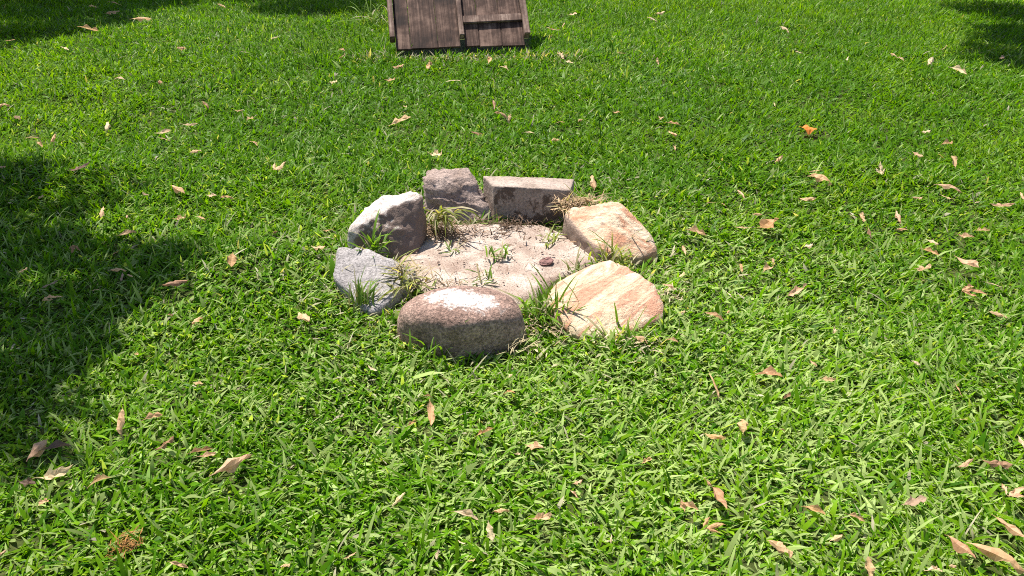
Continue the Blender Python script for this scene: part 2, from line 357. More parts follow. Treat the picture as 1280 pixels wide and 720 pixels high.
# ------------------------------------------------------------------ wooden panel at the back
YAW, SLOPE = R(9), R(43)
pb = at(492, 63, 0.065)
panel = bpy.data.objects.new('wooden_panel', None); col.objects.link(panel)
panel.location = (pb.x, pb.y, 0)
tag(panel, 'weathered dark brown wooden panel with battens sloping up at back of lawn', 'panel')
slab = Matrix.Translation((0, 0, 0.065)) @ Matrix.Rotation(YAW, 4, 'Z') @ Matrix.Rotation(SLOPE, 4, 'X')
PW = 171 * depth(pb) / FPX / math.cos(YAW)
def beam(name, x0, x1, y0, y1, z0, z1, mat, bev=0.004, rough=0.0025, rot=0.0, seed=0):
    bm = bmesh.new(); bmesh.ops.create_cube(bm, size=1)
    for v in bm.verts: v.co = Vector(((v.co.x) * (x1 - x0), v.co.y * (y1 - y0), v.co.z * (z1 - z0)))
    bmesh.ops.bevel(bm, geom=bm.edges[:], offset=bev, segments=2, affect='EDGES')
    bmesh.ops.subdivide_edges(bm, edges=[e for e in bm.edges if e.calc_length() > 0.5], cuts=14)
    for v in bm.verts:
        v.co += Vector((mn.noise(v.co * 6 + Vector((seed, 0, 0))), mn.noise(v.co * 9 + Vector((0, seed, 0))) * 2, mn.noise(v.co * 4 + Vector((0, 0, seed))))) * rough
    o = bm_obj(name, bm, mat, panel)
    o.matrix_local = slab @ Matrix.Translation(((x0 + x1) / 2, (y0 + y1) / 2, (z0 + z1) / 2)) @ Matrix.Rotation(rot, 4, 'Z')
    return o
PLEN = 1.45
fr = [0.02, 0.128, 0.325, 0.488]                              # seams of the left half
for i in range(3): beam('plank', fr[i] * PW, fr[i + 1] * PW - 0.002, 0.0 + 0.004 * i, PLEN, -0.014 - 0.002 * (i % 2), 0.006 - 0.002 * (i % 2), M_PLANK, seed=i * 5)
fr = [0.522, 0.632, 0.80, 0.965]
for i in range(3): beam('plank', fr[i] * PW, fr[i + 1] * PW - 0.002, 0.012 - 0.004 * i, PLEN, -0.018 - 0.002 * (i % 2), 0.002 - 0.002 * (i % 2), M_PLANK, seed=20 + i * 5)
beam('batten', -0.022, 0.018, 0.09, PLEN + 0.02, -0.03, 0.048, M_BATTEN, seed=41)
beam('batten', 0.487 * PW, 0.521 * PW, 0.10, PLEN + 0.01, -0.03, 0.04, M_BATTEN, seed=42)
beam('batten', 0.966 * PW, 1.0 * PW + 0.008, 0.085, PLEN + 0.03, -0.03, 0.048, M_BATTEN, seed=43)
beam('crossbar', 0.523 * PW, 0.963 * PW, 0.225, 0.29, 0.0035, 0.026, M_BATTEN, seed=44, rot=R(1.2))
beam('crossbar', 0.02 * PW, 0.485 * PW, 1.05, 1.12, 0.0075, 0.045, M_PLANK, seed=45)
beam('crossbar', 0.523 * PW, 0.963 * PW, 1.05, 1.12, 0.0035, 0.045, M_PLANK, seed=46)
for fx in (0.06, 0.94):                                       # rear props that hold it up
    foot = slab @ Vector((fx * PW, PLEN - 0.12, -0.03)); h = foot.z
    bm = bmesh.new(); bmesh.ops.create_cube(bm, size=1)
    for v in bm.verts: v.co = Vector((v.co.x * 0.06, v.co.y * 0.06, (v.co.z - 0.5) * (h + 0.03)))
    bmesh.ops.bevel(bm, geom=bm.edges[:], offset=0.005, segments=1, affect='EDGES')
    o = bm_obj('prop_post', bm, M_PLANK, panel); o.location = foot
PANEL_X, PANEL_Y = pb.x, pb.y

# ------------------------------------------------------------------ blades
def blades(name, x, y, z, Lg, W, az, e0, bend, colr, nseg, mat, fold=0.0, twist=None, kind=None):
    n = len(x); ts = np.linspace(0, 1, nseg + 1)
    prof = np.interp(ts, [0, 0.25, 0.6, 0.85, 1], [0.55, 1.0, 0.88, 0.45, 0.0])
    cx, cy = np.cos(az), np.sin(az)
    px, py, pz = x.copy(), y.copy(), z.copy()
    across = 3 if fold else 2; V = []; C = []
    tw0 = rng.uniform(-0.55, 0.55, n) if twist is None else twist
    for k in range(nseg + 1):
        t = ts[k]; e = e0 - bend * t
        if k:
            tm = (ts[k] + ts[k - 1]) / 2; em = e0 - bend * tm; st = Lg / nseg
            px = px + np.cos(em) * cx * st; py = py + np.cos(em) * cy * st; pz = pz + np.sin(em) * st
        tw = tw0 * (0.4 + t)
        nx_, ny_, nz_ = -np.sin(e) * cx, -np.sin(e) * cy, np.cos(e)
        sx = -cy * np.cos(tw) + nx_ * np.sin(tw); sy = cx * np.cos(tw) + ny_ * np.sin(tw); sz = nz_ * np.sin(tw)
        w = W * prof[k] / 2
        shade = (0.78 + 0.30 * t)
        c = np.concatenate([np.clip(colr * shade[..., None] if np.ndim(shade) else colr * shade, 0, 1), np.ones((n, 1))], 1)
        if k == nseg: V.append(np.stack([px, py, pz], -1)[:, None]); C.append(c[:, None])
        else:
            a = np.stack([px + sx * w, py + sy * w, pz + sz * w], -1); b_ = np.stack([px - sx * w, py - sy * w, pz - sz * w], -1)
            if fold:
                m_ = np.stack([px - nx_ * w * fold, py - ny_ * w * fold, pz - nz_ * w * fold], -1)
                V.append(np.stack([a, m_, b_], 1)); C.append(np.repeat(c[:, None], 3, 1) * np.array([1, 0.9, 1])[None, :, None])
            else: V.append(np.stack([a, b_], 1)); C.append(np.repeat(c[:, None], 2, 1))
    V = np.concatenate(V, 1); C = np.concatenate(C, 1); nv = V.shape[1]
    loops = []; sizes = []
    for k in range(nseg):
        o0 = k * across
        for q in range(across - 1):
            if k < nseg - 1: loops += [o0 + q, o0 + q + 1, o0 + across + q + 1, o0 + across + q]; sizes.append(4)
            else: loops += [o0 + q, o0 + q + 1, o0 + across]; sizes.append(3)
    loops = np.array(loops); sizes = np.array(sizes)
    LL = (loops[None] + (np.arange(n) * nv)[:, None]).reshape(-1).astype(np.int32)
    SZ = np.tile(sizes, n); ST = np.concatenate([[0], np.cumsum(SZ)[:-1]]).astype(np.int32)
    me = bpy.data.meshes.new(name); me.vertices.add(n * nv); me.vertices.foreach_set('co', V.reshape(-1).astype(np.float32))
    me.loops.add(len(LL)); me.loops.foreach_set('vertex_index', LL); me.polygons.add(len(SZ)); me.polygons.foreach_set('loop_start', ST)
    me.polygons.foreach_set('use_smooth', np.ones(len(SZ), bool))
    ca = me.color_attributes.new('col', 'FLOAT_COLOR', 'POINT'); ca.data.foreach_set('color', C.reshape(-1).astype(np.float32))
    me.update(calc_edges=True); me.validate()
    o = link(name, me, mat)
    if kind: o['kind'] = kind
    return o

# ------------------------------------------------------------------ dry leaves: (x, y, length px, image angle, shape, colour)
# shapes: c curled boat, t twisted, f flat-ish, s thin stalk-like, k crumpled, y forked ; colours: p pale, t tan, b brown, o orange, d dark, m mauve
LV = [
(116,9,7,0,'k','t'),(143,6,12,10,'s','t'),(141,17,11,20,'t','t'),(111,38,19,-4,'c','t'),(177,26,17,12,'c','t'),(13,53,14,-5,'s','t'),(81,62,11,-15,'t','p'),(227,62,9,60,'k','t'),
(201,105,12,-45,'c','b'),(150,100,10,10,'k','p'),(417,103,9,-20,'k','p'),(257,131,14,-25,'c','b'),(312,149,10,60,'c','t'),(134,158,13,-60,'c','p'),(237,156,16,5,'t','p'),(204,166,16,10,'c','p'),
(204,175,15,-10,'s','t'),(245,191,10,40,'k','t'),(318,180,11,-10,'k','t'),(350,212,15,40,'y','t'),(101,214,20,10,'t','m'),(223,239,17,-8,'c','t'),(22,148,11,-10,'k','b'),(4,133,12,40,'k','t'),
(40,174,12,10,'s','t'),(50,182,10,-20,'c','t'),(67,176,11,80,'c','t'),(3,212,8,60,'k','t'),(299,138,13,-8,'s','t'),(427,63,7,20,'k','t'),(277,7,10,-10,'c','t'),(343,50,9,35,'s','p'),(306,67,8,0,'s','p'),
(182,245,11,-20,'t','m'),(128,268,15,-70,'c','t'),(159,272,8,-50,'c','t'),(226,274,16,10,'k','t'),(253,275,12,-10,'k','t'),(264,246,12,-5,'k','p'),(285,249,13,15,'k','t'),(160,294,17,25,'t','t'),
(92,313,10,-70,'y','b'),(145,320,14,50,'s','b'),(148,341,17,15,'c','t'),(153,349,11,-80,'c','m'),(163,347,9,-10,'c','t'),(219,358,29,10,'t','b'),(291,329,18,-75,'f','o'),(344,293,9,50,'c','b'),
(380,398,24,-30,'t','t'),(399,313,18,-20,'k','t'),(410,290,14,0,'s','o'),(247,403,20,65,'t','t'),(66,374,19,20,'y','t'),(62,358,20,25,'s','m'),(29,339,9,20,'k','t'),(213,395,8,0,'k','b'),(120,364,12,0,'s','t'),(13,255,6,0,'k','p'),(51,248,7,50,'k','t'),
(171,443,10,-15,'k','t'),(153,529,34,-75,'t','t'),(191,523,20,30,'c','t'),(48,565,30,70,'c','t'),(70,561,32,20,'c','d'),(70,595,50,5,'t','p'),(34,605,22,-10,'k','d'),(125,603,24,45,'c','t'),(207,557,22,30,'k','b'),
(250,566,27,25,'c','b'),(259,571,22,15,'t','t'),(291,585,50,45,'c','t'),(54,629,13,60,'k','t'),(223,709,27,-15,'c','t'),(2,694,12,40,'k','t'),(247,480,13,-15,'k','t'),(358,709,13,20,'k','t'),
(466,461,21,-35,'s','p'),(534,493,12,10,'c','b'),(538,516,27,-75,'c','o'),(638,469,11,60,'k','p'),(637,490,16,5,'k','o'),(515,528,14,40,'c','o'),(605,541,24,20,'c','o'),(667,560,22,-10,'k','t'),(647,568,10,-10,'k','p'),
(808,579,17,30,'c','t'),(722,604,12,15,'f','t'),(717,618,11,-40,'c','t'),(498,627,24,55,'t','p'),(583,647,34,-10,'c','p'),(627,641,24,20,'t','t'),(613,667,19,-65,'f','p'),(676,649,31,8,'k','t'),(853,634,13,-70,'f','t'),
(589,703,13,5,'k','t'),(577,681,13,-35,'s','p'),(764,676,10,80,'c','p'),(438,698,17,25,'s','t'),(547,695,10,75,'k','p'),
(1016,456,12,-50,'c','t'),(961,472,34,8,'c','o'),(1035,476,20,-10,'t','t'),(892,486,29,-65,'s','t'),(983,499,14,30,'k','b'),(928,535,22,70,'k','t'),(892,549,26,-25,'t','o'),(1146,454,11,-30,'k','p'),(1198,488,17,-80,'s','o'),
(1277,555,18,-80,'c','p'),(1206,581,28,20,'t','t'),(1245,581,34,-15,'k','b'),(1271,617,36,20,'y','t'),(894,621,38,-65,'t','o'),(861,635,24,-10,'c','t'),(894,661,30,15,'y','o'),(1017,639,28,-10,'c','o'),(1142,629,30,5,'f','m'),
(1069,648,21,-25,'c','t'),(1045,674,20,25,'c','t'),(977,688,34,-18,'k','t'),(1265,665,44,-50,'t','t'),(1200,686,32,-45,'c','o'),(1245,699,58,-35,'c','t'),(1086,712,22,80,'f','t'),(1168,714,26,10,'k','p'),(1204,525,13,0,'s','t'),(978,541,10,0,'k','b'),(1190,709,10,0,'f','t'),
(1018,216,17,-5,'s','t'),(1026,227,23,-25,'k','t'),(1101,213,12,70,'y','p'),(926,244,14,-60,'c','t'),(887,257,15,5,'s','b'),(905,260,13,-35,'s','t'),(1008,250,17,-10,'t','t'),(946,270,13,10,'c','t'),(959,284,27,15,'k','o'),(927,288,19,-10,'s','t'),
(868,294,23,-30,'c','t'),(1066,270,10,-50,'s','m'),(1079,272,13,60,'k','t'),(1087,291,13,-65,'c','b'),(1123,272,15,80,'c','t'),(1127,286,14,5,'c','o'),(1147,247,11,0,'k','t'),(1186,236,23,-20,'c','t'),(1184,247,15,-40,'s','t'),(1221,253,13,20,'s','p'),
(1253,257,27,5,'t','t'),(1228,287,16,5,'c','t'),(1206,294,15,-5,'k','t'),(1166,301,10,-20,'f','p'),(1162,314,17,-25,'c','o'),(1154,335,21,5,'k','t'),(1208,329,28,-55,'c','t'),(1218,366,27,-10,'y','o'),(1241,356,19,-15,'s','p'),(1248,394,22,-10,'k','t'),
(1010,308,12,10,'f','p'),(966,328,12,65,'k','t'),(959,338,18,25,'c','t'),(926,338,15,85,'t','o'),(996,366,33,28,'t','t'),(912,371,15,-40,'s','p'),(892,398,24,-18,'t','o'),(910,392,10,50,'c','o'),(1043,413,11,55,'k','p'),(855,316,15,85,'c','t'),(1278,245,10,70,'c','t'),(852,393,9,0,'k','t'),
(981,38,11,-35,'c','p'),(998,65,8,-10,'s','p'),(1058,76,11,35,'s','p'),(1116,70,8,-50,'c','t'),(1125,75,9,-10,'k','p'),(1162,80,12,22,'k','p'),(1179,62,9,10,'s','t'),(1196,91,14,-35,'c','p'),(968,131,8,80,'c','p'),(1157,165,9,0,'f','p'),(1183,181,16,8,'c','t'),(1147,194,9,-20,'f','t'),(1192,203,13,85,'c','t'),(973,201,11,20,'k','t'),(1252,74,8,40,'k','m'),
(428,70,7,30,'k','t'),(498,84,11,-5,'k','t'),(536,82,9,70,'k','o'),(488,100,11,-5,'k','t'),(566,102,15,10,'s','p'),(631,86,9,-5,'c','p'),(612,77,10,80,'c','o'),(506,133,6,-30,'f','p'),(500,153,21,20,'c','p'),(617,131,11,-75,'c','t'),(627,144,14,-10,'k','t'),(637,148,9,70,'k','t'),(596,167,11,-20,'k','b'),(545,193,18,-8,'k','p'),
(825,18,10,15,'t','p'),(816,26,10,-5,'k','p'),(716,18,8,20,'f','p'),(691,38,15,-10,'s','t'),(704,32,9,70,'s','t'),(701,71,8,-35,'k','p'),(711,79,8,0,'f','p'),(776,68,10,0,'s','t'),(825,150,11,60,'k','t'),(841,156,13,5,'c','t'),(840,169,14,-45,'t','t'),(843,187,9,80,'c','t'),(770,142,7,-20,'k','t'),(700,155,11,20,'s','t'),(725,152,8,40,'k','t'),(662,167,11,-5,'c','p'),(694,177,12,30,'k','t'),(822,78,7,80,'k','t'),
(741,234,18,75,'t','t'),(835,362,16,-30,'t','t'),(801,428,19,-15,'k','t'),(840,429,16,5,'c','t'),(852,346,10,40,'k','p'),
]
CLR = {'p': ((0.78, 0.58, 0.37), 'pale cream'), 't': ((0.68, 0.435, 0.25), 'tan'), 'b': ((0.40, 0.23, 0.125), 'brown'), 'o': ((0.66, 0.385, 0.195), 'orange tan'), 'd': ((0.17, 0.105, 0.075), 'dark brown'), 'm': ((0.44, 0.28, 0.22), 'mauve brown')}
SHN = {'c': 'curled', 't': 'twisted', 'f': 'flat', 's': 'thin', 'k': 'crumpled', 'y': 'forked'}
def leaf_mesh(shape, seed):
    rd = random.Random(seed * 13 + ord(shape)); nu, nv = 11, 5
    hw = {'c': 0.18, 't': 0.14, 'f': 0.23, 's': 0.05, 'k': 0.20, 'y': 0.13}[shape] * rd.uniform(0.85, 1.2)
    curl = {'c': 2.5, 't': 2.1, 'f': 1.0, 's': 1.4, 'k': 1.5, 'y': 1.9}[shape] * rd.uniform(0.8, 1.25)
    arch = {'c': 1.1, 't': 1.5, 'f': 0.6, 's': 1.2, 'k': 1.6, 'y': 1.2}[shape] * rd.uniform(-1.0, 1.2)
    twist = {'c': 0.5, 't': 2.6, 'f': 0.3, 's': 1.2, 'k': 1.4, 'y': 0.8}[shape] * rd.choice((-1, 1))
    crum = {'c': 0.045, 't': 0.07, 'f': 0.04, 's': 0.05, 'k': 0.12, 'y': 0.07}[shape]
    side = rd.uniform(-0.25, 0.25); sgn = 1 if seed % 2 == 0 else -1; rip = rd.uniform(9, 16)
    bm = bmesh.new()
    def strip(off_ang, length, hw_):
        g = []; px = pz = py = 0.0; so = Vector((rd.random() * 30, rd.random() * 30, 0))
        for i in range(nu):
            t = i / (nu - 1); a = arch * (t - 0.4)
            if i: px += math.cos(a) * length / (nu - 1); pz += -math.sin(a) * length / (nu - 1); py += side * (t - 0.5) * length / nu
            w = hw_ * (0.10 + 0.90 * math.sin(math.pi * min(1, max(0, (t - 0.10) / 0.90))) ** 0.75) if t > 0.10 else hw_ * 0.09
            if t == 1: w = hw_ * 0.03
            w *= 1 + 0.45 * mn.noise(so + Vector((t * 6, 0, 3)))
            row = []
            for j in range(nv):
                s = (j / (nv - 1) - 0.5) * 2; th = s * curl * 0.6
                rad = 1.0 / max(0.3, curl * 0.6)
                yy = w * rad * math.sin(th); zz = sgn * (w * rad * (1 - math.cos(th)) - 0.22 * w * (1 - abs(s))) + 0.6 * w * s * s * math.sin(t * rip + (2 if s > 0 else 0))
                tw = twist * (t - 0.5); y2 = yy * math.cos(tw) - zz * math.sin(tw); z2 = yy * math.sin(tw) + zz * math.cos(tw)
                q = Vector((px, py + y2, pz + z2))
                n3 = mn.noise_vector(q * 4 + so) * crum + mn.noise_vector(q * 11 + so) * crum * 0.35
                if t < 0.1: n3 *= 0.3
                q += n3; ca, sa = math.cos(off_ang), math.sin(off_ang)
                row.append(bm.verts.new((q.x * ca - q.y * sa - 0.5, q.x * sa + q.y * ca, q.z)))
            g.append(row)
        for i in range(nu - 1):
            for j in range(nv - 1): bm.faces.new((g[i][j], g[i + 1][j], g[i + 1][j + 1], g[i][j + 1]))
    strip(0, 1.0, hw)
    if shape == 'y': strip(0.65, 0.75, hw * 0.8); strip(-0.5, 0.6, hw * 0.6)
    zm = sum(v.co.z for v in bm.verts) / len(bm.verts)
    for v in bm.verts: v.co.z -= zm
    me = bpy.data.meshes.new('dry_leaf'); bm.to_mesh(me); bm.free()
    me.materials.append(M_LEAF)
    return me
PROTO = {s: [leaf_mesh(s, i) for i in range(10)] for s in SHN}

COLS = [(256, 'far left'), (512, 'left'), (768, 'centre'), (1024, 'right'), (9999, 'far right')]
def zone(px, py):
    c = next(i for i, (m, _) in enumerate(COLS) if px < m); cn = COLS[c][1]
    if py < 55: r = 'along top edge, %s of photo' % cn if cn == 'centre' else 'along top edge at %s' % cn
    elif py < 125: r = 'just below panel level at %s' % cn
    elif py < 205: r = 'between panel and ring levels, %s' % cn
    elif py < 270: r = "at back stones' level, %s" % cn
    elif py < 340: r = "at ring centre's level, %s" % cn
    elif py < 440: r = "at front boulder's level, %s" % cn
    elif py < 545: r = 'on foreground lawn below ring, %s' % cn
    elif py < 625: r = 'on nearer foreground lawn, %s' % cn
    else: r = 'along bottom edge, %s' % cn
    return (next(i for i, t in enumerate((55, 125, 205, 270, 340, 440, 545, 625, 9999)) if py < t), c), r
ORD = ['first', 'second', 'third', 'fourth', 'fifth', 'sixth', 'seventh', 'eighth', 'ninth', 'tenth', 'eleventh', 'twelfth', 'thirteenth', 'fourteenth', 'fifteenth']
cells = {}
for i, l in enumerate(LV): cells.setdefault(zone(l[0], l[1])[0], []).append(i)
for k in cells: cells[k].sort(key=lambda i: LV[i][0])
SPECIAL = {
 (291, 329): 'bright orange tan triangular leaf standing on grass left of granite slab',
 (291, 585): 'largest boat shaped curled leaf in the lower left foreground',
 (70, 595): 'long pale twisted leaf with a thin tail at lower left',
 (70, 561): 'dark brown curled leaf lying against a tan one at lower left',
 (34, 605): 'very dark crumpled leaf at lower left beside a long pale leaf',
 (153, 529): 'upright tan twisted leaf at edge of the shade, lower left',
 (1142, 629): 'broad flat mauve brown leaf in the lower right foreground',
 (1245, 699): 'largest tan curled leaf in the bottom right corner',
 (1200, 686): 'smooth orange tan curled leaf just left of largest corner leaf',
 (583, 647): 'pale cream open curled leaf below the front boulder near bottom edge',
 (538, 516): 'upright orange tan leaf on grass directly below the front boulder',
 (545, 193): 'pale crumpled leaf right behind the leaning grey slab',
 (741, 234): 'tan twisted leaf standing upright beside the right end of kerb block',
 (801, 428): 'crumpled tan leaf at the lower edge of the broad cream sandstone',
 (835, 362): 'twisted tan leaf lying against right edge of broad cream sandstone',
 (500, 153): 'pale curled leaf alone on lawn between leaning slab and panel',
 (1208, 329): 'tan arched leaf at right edge, curving down like a hook',
 (257, 131): 'brown rounded curled leaf in upper left lawn',
 (996, 366): 'long tan twisted leaf right of ring, level with front boulder top',
}
LEAFPOS = []
for i, (px, py, ln, ang, shp, c) in enumerate(LV):
    lift = float(np.interp(py, [0, 120, 250, 420, 720], [0.068, 0.062, 0.055, 0.048, 0.046]))
    p = at(px, py, lift); d = depth(p); dep = math.atan2(CAM_H - lift, p.y)
    a = R(ang + random.uniform(-6, 6)); dx, dy = math.cos(a), math.sin(a) / max(0.42, math.sin(dep)); k = math.hypot(dx, dy)
    size = ln * d / FPX * min(k, 1.25) * float(np.interp(py, [0, 150, 400], [1.4, 1.25, 1.0]))
    o = link('twig' if False else 'dry_leaf', random.choice(PROTO[shp]))
    o.location = (p.x, p.y, p.z + hgt(p.x, p.y) * 0.5 + 0.10 * size)
    tilt = random.uniform(-0.25, 0.35) + (0.35 if abs(ang) > 60 else 0)
    o.rotation_euler = (random.uniform(-0.35, 0.35), -tilt * (1 if math.sin(a) > 0 else -1) * (1 if abs(ang) > 60 else 0.6), math.atan2(dy, dx))
    o.scale = (size * 1.1, size * random.uniform(0.75, 1.3), size * random.uniform(0.7, 1.1))
    b0 = CLR[c][0]; v = random.uniform(0.82, 1.18)
    o.color = (b0[0] * v, b0[1] * v * random.uniform(0.95, 1.05), b0[2] * v * random.uniform(0.9, 1.1), 1)
    cell, ztxt = zone(px, py); mem = cells[cell]
    sz = 'tiny' if ln < 10 else 'small' if ln < 17 else 'medium' if ln < 26 else 'large'
    lab = SPECIAL.get((px, py))
    if not lab:
        rank = mem.index(i)
        pos = 'only one' if len(mem) == 1 else 'leftmost' if rank == 0 else 'rightmost' if rank == len(mem) - 1 else ORD[rank] + ' from left'
        lab = '%s %s %s leaf, %s %s' % (sz, CLR[c][1], SHN[shp], pos, ztxt)
    tag(o, lab, 'leaf', 'dry leaves scattered on the lawn')
    LEAFPOS.append((p.x, p.y, max(0.02, size * 0.42)))

# a bright orange fallen leaf and a rusty clump
p = at(1010, 160, 0.05); o = link('fallen_leaf', leaf_mesh('f', 77)); o.location = p; o.rotation_euler = (0.1, 0.1, 0.1)
s_ = 24 * depth(p) / FPX; o.scale = (s_, s_ * 1.5, s_); o.color = (0.80, 0.27, 0.05, 1)
tag(o, 'vivid orange leaf in upper right lawn, the only one so bright', 'leaf')
LEAFPOS.append((p.x, p.y, 0.06))

# ------------------------------------------------------------------ the lawn
LFX = np.array(LEAFPOS)
def lawn(y0, y1, dens, wid, lng, nseg, fold, name, xmargin):
    ymid0, ymid1 = y0, y1
    xm = lambda yy: (yy * _cp + CAM_H * _sp) * 0.6371 + xmargin
    xmax = xm(y1); n = int((2 * xmax) * (y1 - y0) * dens)
    x = rng.uniform(-xmax, xmax, n); y = rng.uniform(y0, y1, n)
    keep = np.abs(x) < xm(y)
    dn = 0.55 + 0.75 * vnoise(x, y, 0.16, 3) + 0.25 * (vnoise(x, y, 0.7, 4) - .5)
    keep &= rng.random(n) < np.clip(dn, 0, 1)
    x, y = x[keep], y[keep]
    bad = np.zeros(len(x), bool); near = np.zeros(len(x))
    for f in FOOT:
        bad |= in_poly(x, y, f, 0.004); near = np.maximum(near, in_poly(x, y, f, 0.05) * 1.0)
    sk = sand_k(x, y) if y0 < 4.5 else np.full(len(x), 9.0)
    bad |= (x > PANEL_X + 0.02) & (x < PANEL_X + PW) & (y > PANEL_Y + 0.02 + (x - PANEL_X) * 0.158) & (y < PANEL_Y + 1.2)
    bad |= (sk < 0.90) | ((sk < 1.02) & (rng.random(len(x)) < 0.7))
    x, y, near, sk = x[~bad], y[~bad], near[~bad], sk[~bad]; n = len(x)
    z = hgt(x, y) - 0.004
    flow = (vnoise(x, y, 0.35, 6) + vnoise(x, y, 1.7, 7) - 1) * 4 + 0.6
    az = flow + rng.normal(0, 1.7, n)
    Lb = lng * np.exp(rng.normal(0, 0.30, n)) * (0.72 + 0.5 * vnoise(x, y, 0.22, 8) + 0.15 * vnoise(x, y, 1.1, 9))
    Wb = wid * 0.97 * np.exp(rng.normal(0, 0.36, n))
    # taller tufts against the stones and the panel
    Lb *= 1 + near * 0.25
    pd = np.exp(-(((x - (PANEL_X - 0.16)) / 0.22) ** 2 + ((y - PANEL_Y - 0.05) / 0.5) ** 2)); Lb *= 1 + 0.9 * pd
    e0 = np.clip(rng.normal(np.interp(y, [1.5, 3, 6, 9], [0.56, 0.62, 0.80, 0.92]), 0.33, n), 0.06, 1.4); bend = rng.normal(0.65, 0.35, n)
    for lx, ly, lr in LFX:
        dd = np.hypot(x - lx, (y - ly)); m = dd < lr * 0.9
        if m.any(): e0[m] *= 0.55; Lb[m] *= 0.6
        m2 = (dd < lr * 1.6) & (y < ly) & ~m                  # blades in front of a leaf do not stand over it
        if m2.any(): Lb[m2] *= 0.78
    # colours
    g0 = np.array([0.090, 0.218, 0.005]); g1 = np.array([0.180, 0.318, 0.008]); g2 = np.array([0.038, 0.120, 0.004]); g3 = np.array([0.31, 0.40, 0.125])
    u = rng.random((n, 1)); patch = (vnoise(x, y, 0.55, 10) * 0.6 + vnoise(x, y, 2.1, 12) * 0.4)[:, None]
    c = g0 + (g1 - g0) * np.clip(u * 0.7 + (patch - 0.5) * 1.3, 0, 1)
    c = np.where(rng.random((n, 1)) < 0.28, g2 + (g0 - g2) * rng.random((n, 1)), c)
    pale = np.clip(np.exp(-(((x - 0.35) / 1.15) ** 2 + ((y - 2.2) / 0.95) ** 2)) + 0.25 * np.interp(y, [2, 4.5], [1, 0]) + 0.35 * vnoise(x, y, 0.8, 16) - 0.1, 0, 1)  # foreground sheen painted in as paler, brighter blades
    c = np.where(rng.random((n, 1)) < (np.interp(y, [2, 4.5], [0.10, 0.03]) + 0.42 * pale)[:, None], g3 * rng.uniform(0.8, 1.15, (n, 1)), c)
    ringd = np.hypot(x - SAND_C.x, y - SAND_C.y)
    pdry = 0.006 + 0.28 * np.clip(1 - (ringd - 0.45) / 0.45, 0, 1) * (0.3 + near) + 0.10 * np.clip(1 - (ringd - 0.5) / 0.8, 0, 1) * vnoise(x, y, 0.2, 14)
    pdry += 0.35 * np.exp(-((y - PANEL_Y + 0.05) / 0.13) ** 2) * ((x > PANEL_X - 0.3) & (x < PANEL_X + 1.5))
    straw = np.array([0.48, 0.43, 0.30]) * rng.uniform(0.55, 1.15, (n, 1))
    c = np.where((rng.random(n) < pdry)[:, None], straw, c)
    c = np.clip(c * rng.uniform(0.80, 1.2, (n, 1)) * (1 + 0.22 * pale)[:, None], 0, 0.7)
    o = blades(name, x, y, z, Lb, Wb, az, e0, bend, c, nseg, M_GRASS, fold=fold)
    tag(o, kind='stuff'); return n
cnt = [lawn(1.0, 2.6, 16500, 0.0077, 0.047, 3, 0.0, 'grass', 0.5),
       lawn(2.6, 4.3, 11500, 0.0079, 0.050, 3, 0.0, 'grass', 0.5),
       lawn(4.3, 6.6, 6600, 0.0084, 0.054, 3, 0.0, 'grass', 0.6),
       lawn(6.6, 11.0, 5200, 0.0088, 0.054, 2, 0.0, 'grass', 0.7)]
gs = [o for o in col.objects if o.name.split('.')[0] == 'grass']
bpy.ops.object.select_all(action='DESELECT')
for o in gs: o.select_set(True)
bpy.context.view_layer.objects.active = gs[0]; bpy.ops.object.join(); gs[0].select_set(False)
print('blades', cnt, len(gs[0].data.polygons))

# ------------------------------------------------------------------ single tufts and litter at the ring
def tuft(name, label, px, py, z, n, lng, wid, spread, colr, up=1.1, seedaz=None, dry=0.15, cat='grass tuft', mat=None, group='weeds growing at the fire ring', bendm=0.8):
    c = at(px, py, z); x = c.x + rng.normal(0, spread, n); y = c.y + rng.normal(0, spread, n); zz = np.full(n, z)
    az = rng.uniform(0, 2 * math.pi, n) if seedaz is None else rng.normal(seedaz, 0.8, n)
    cc = np.array(colr)[None] * rng.uniform(0.7, 1.3, (n, 1)); cc = np.where(rng.random((n, 1)) < dry, np.array([[0.48, 0.42, 0.28]]), cc)
    o = blades(name, x, y, zz, lng * np.exp(rng.normal(0, 0.3, n)), wid * np.exp(rng.normal(0, 0.2, n)), az, np.clip(rng.normal(up, 0.3, n), 0.1, 1.5), rng.normal(bendm, 0.35, n), cc, 5, mat or M_GRASS, fold=0.2)
    me = o.data; co = np.empty(len(me.vertices) * 3); me.vertices.foreach_get('co', co); co = co.reshape(-1, 3) - np.array([c.x, c.y, z]); me.vertices.foreach_set('co', co.reshape(-1)); o.location = (c.x, c.y, z)
    if label: tag(o, label, cat, group)
    return o
GR = (0.15, 0.28, 0.03); GY = (0.28, 0.34, 0.07)
tuft('grass_tuft', 'tall green grass tuft between front boulder and broad cream sandstone', 680, 402, 0.0, 80, 0.12, 0.008, 0.035, GR, up=1.25, dry=0.12)
tuft('grass_tuft', 'long upright grass blades touching left corner of broad cream sandstone', 704, 402, 0.0, 9, 0.17, 0.009, 0.014, GR, up=1.4, bendm=0.3, dry=0.0)
tuft('grass_tuft', 'bright green weed in the middle of the sand', 624, 321, 0.028, 18, 0.06, 0.008, 0.02, (0.17, 0.30, 0.06), up=0.9)
tuft('grass_tuft', 'low green weed on sand just behind the front boulder', 601, 353, 0.028, 20, 0.05, 0.006, 0.025, (0.15, 0.25, 0.05), up=0.8)
tuft('grass_tuft', 'tiny pale weed on the left part of the sand', 568, 312, 0.03, 12, 0.05, 0.006, 0.016, (0.2, 0.28, 0.08), up=0.6)
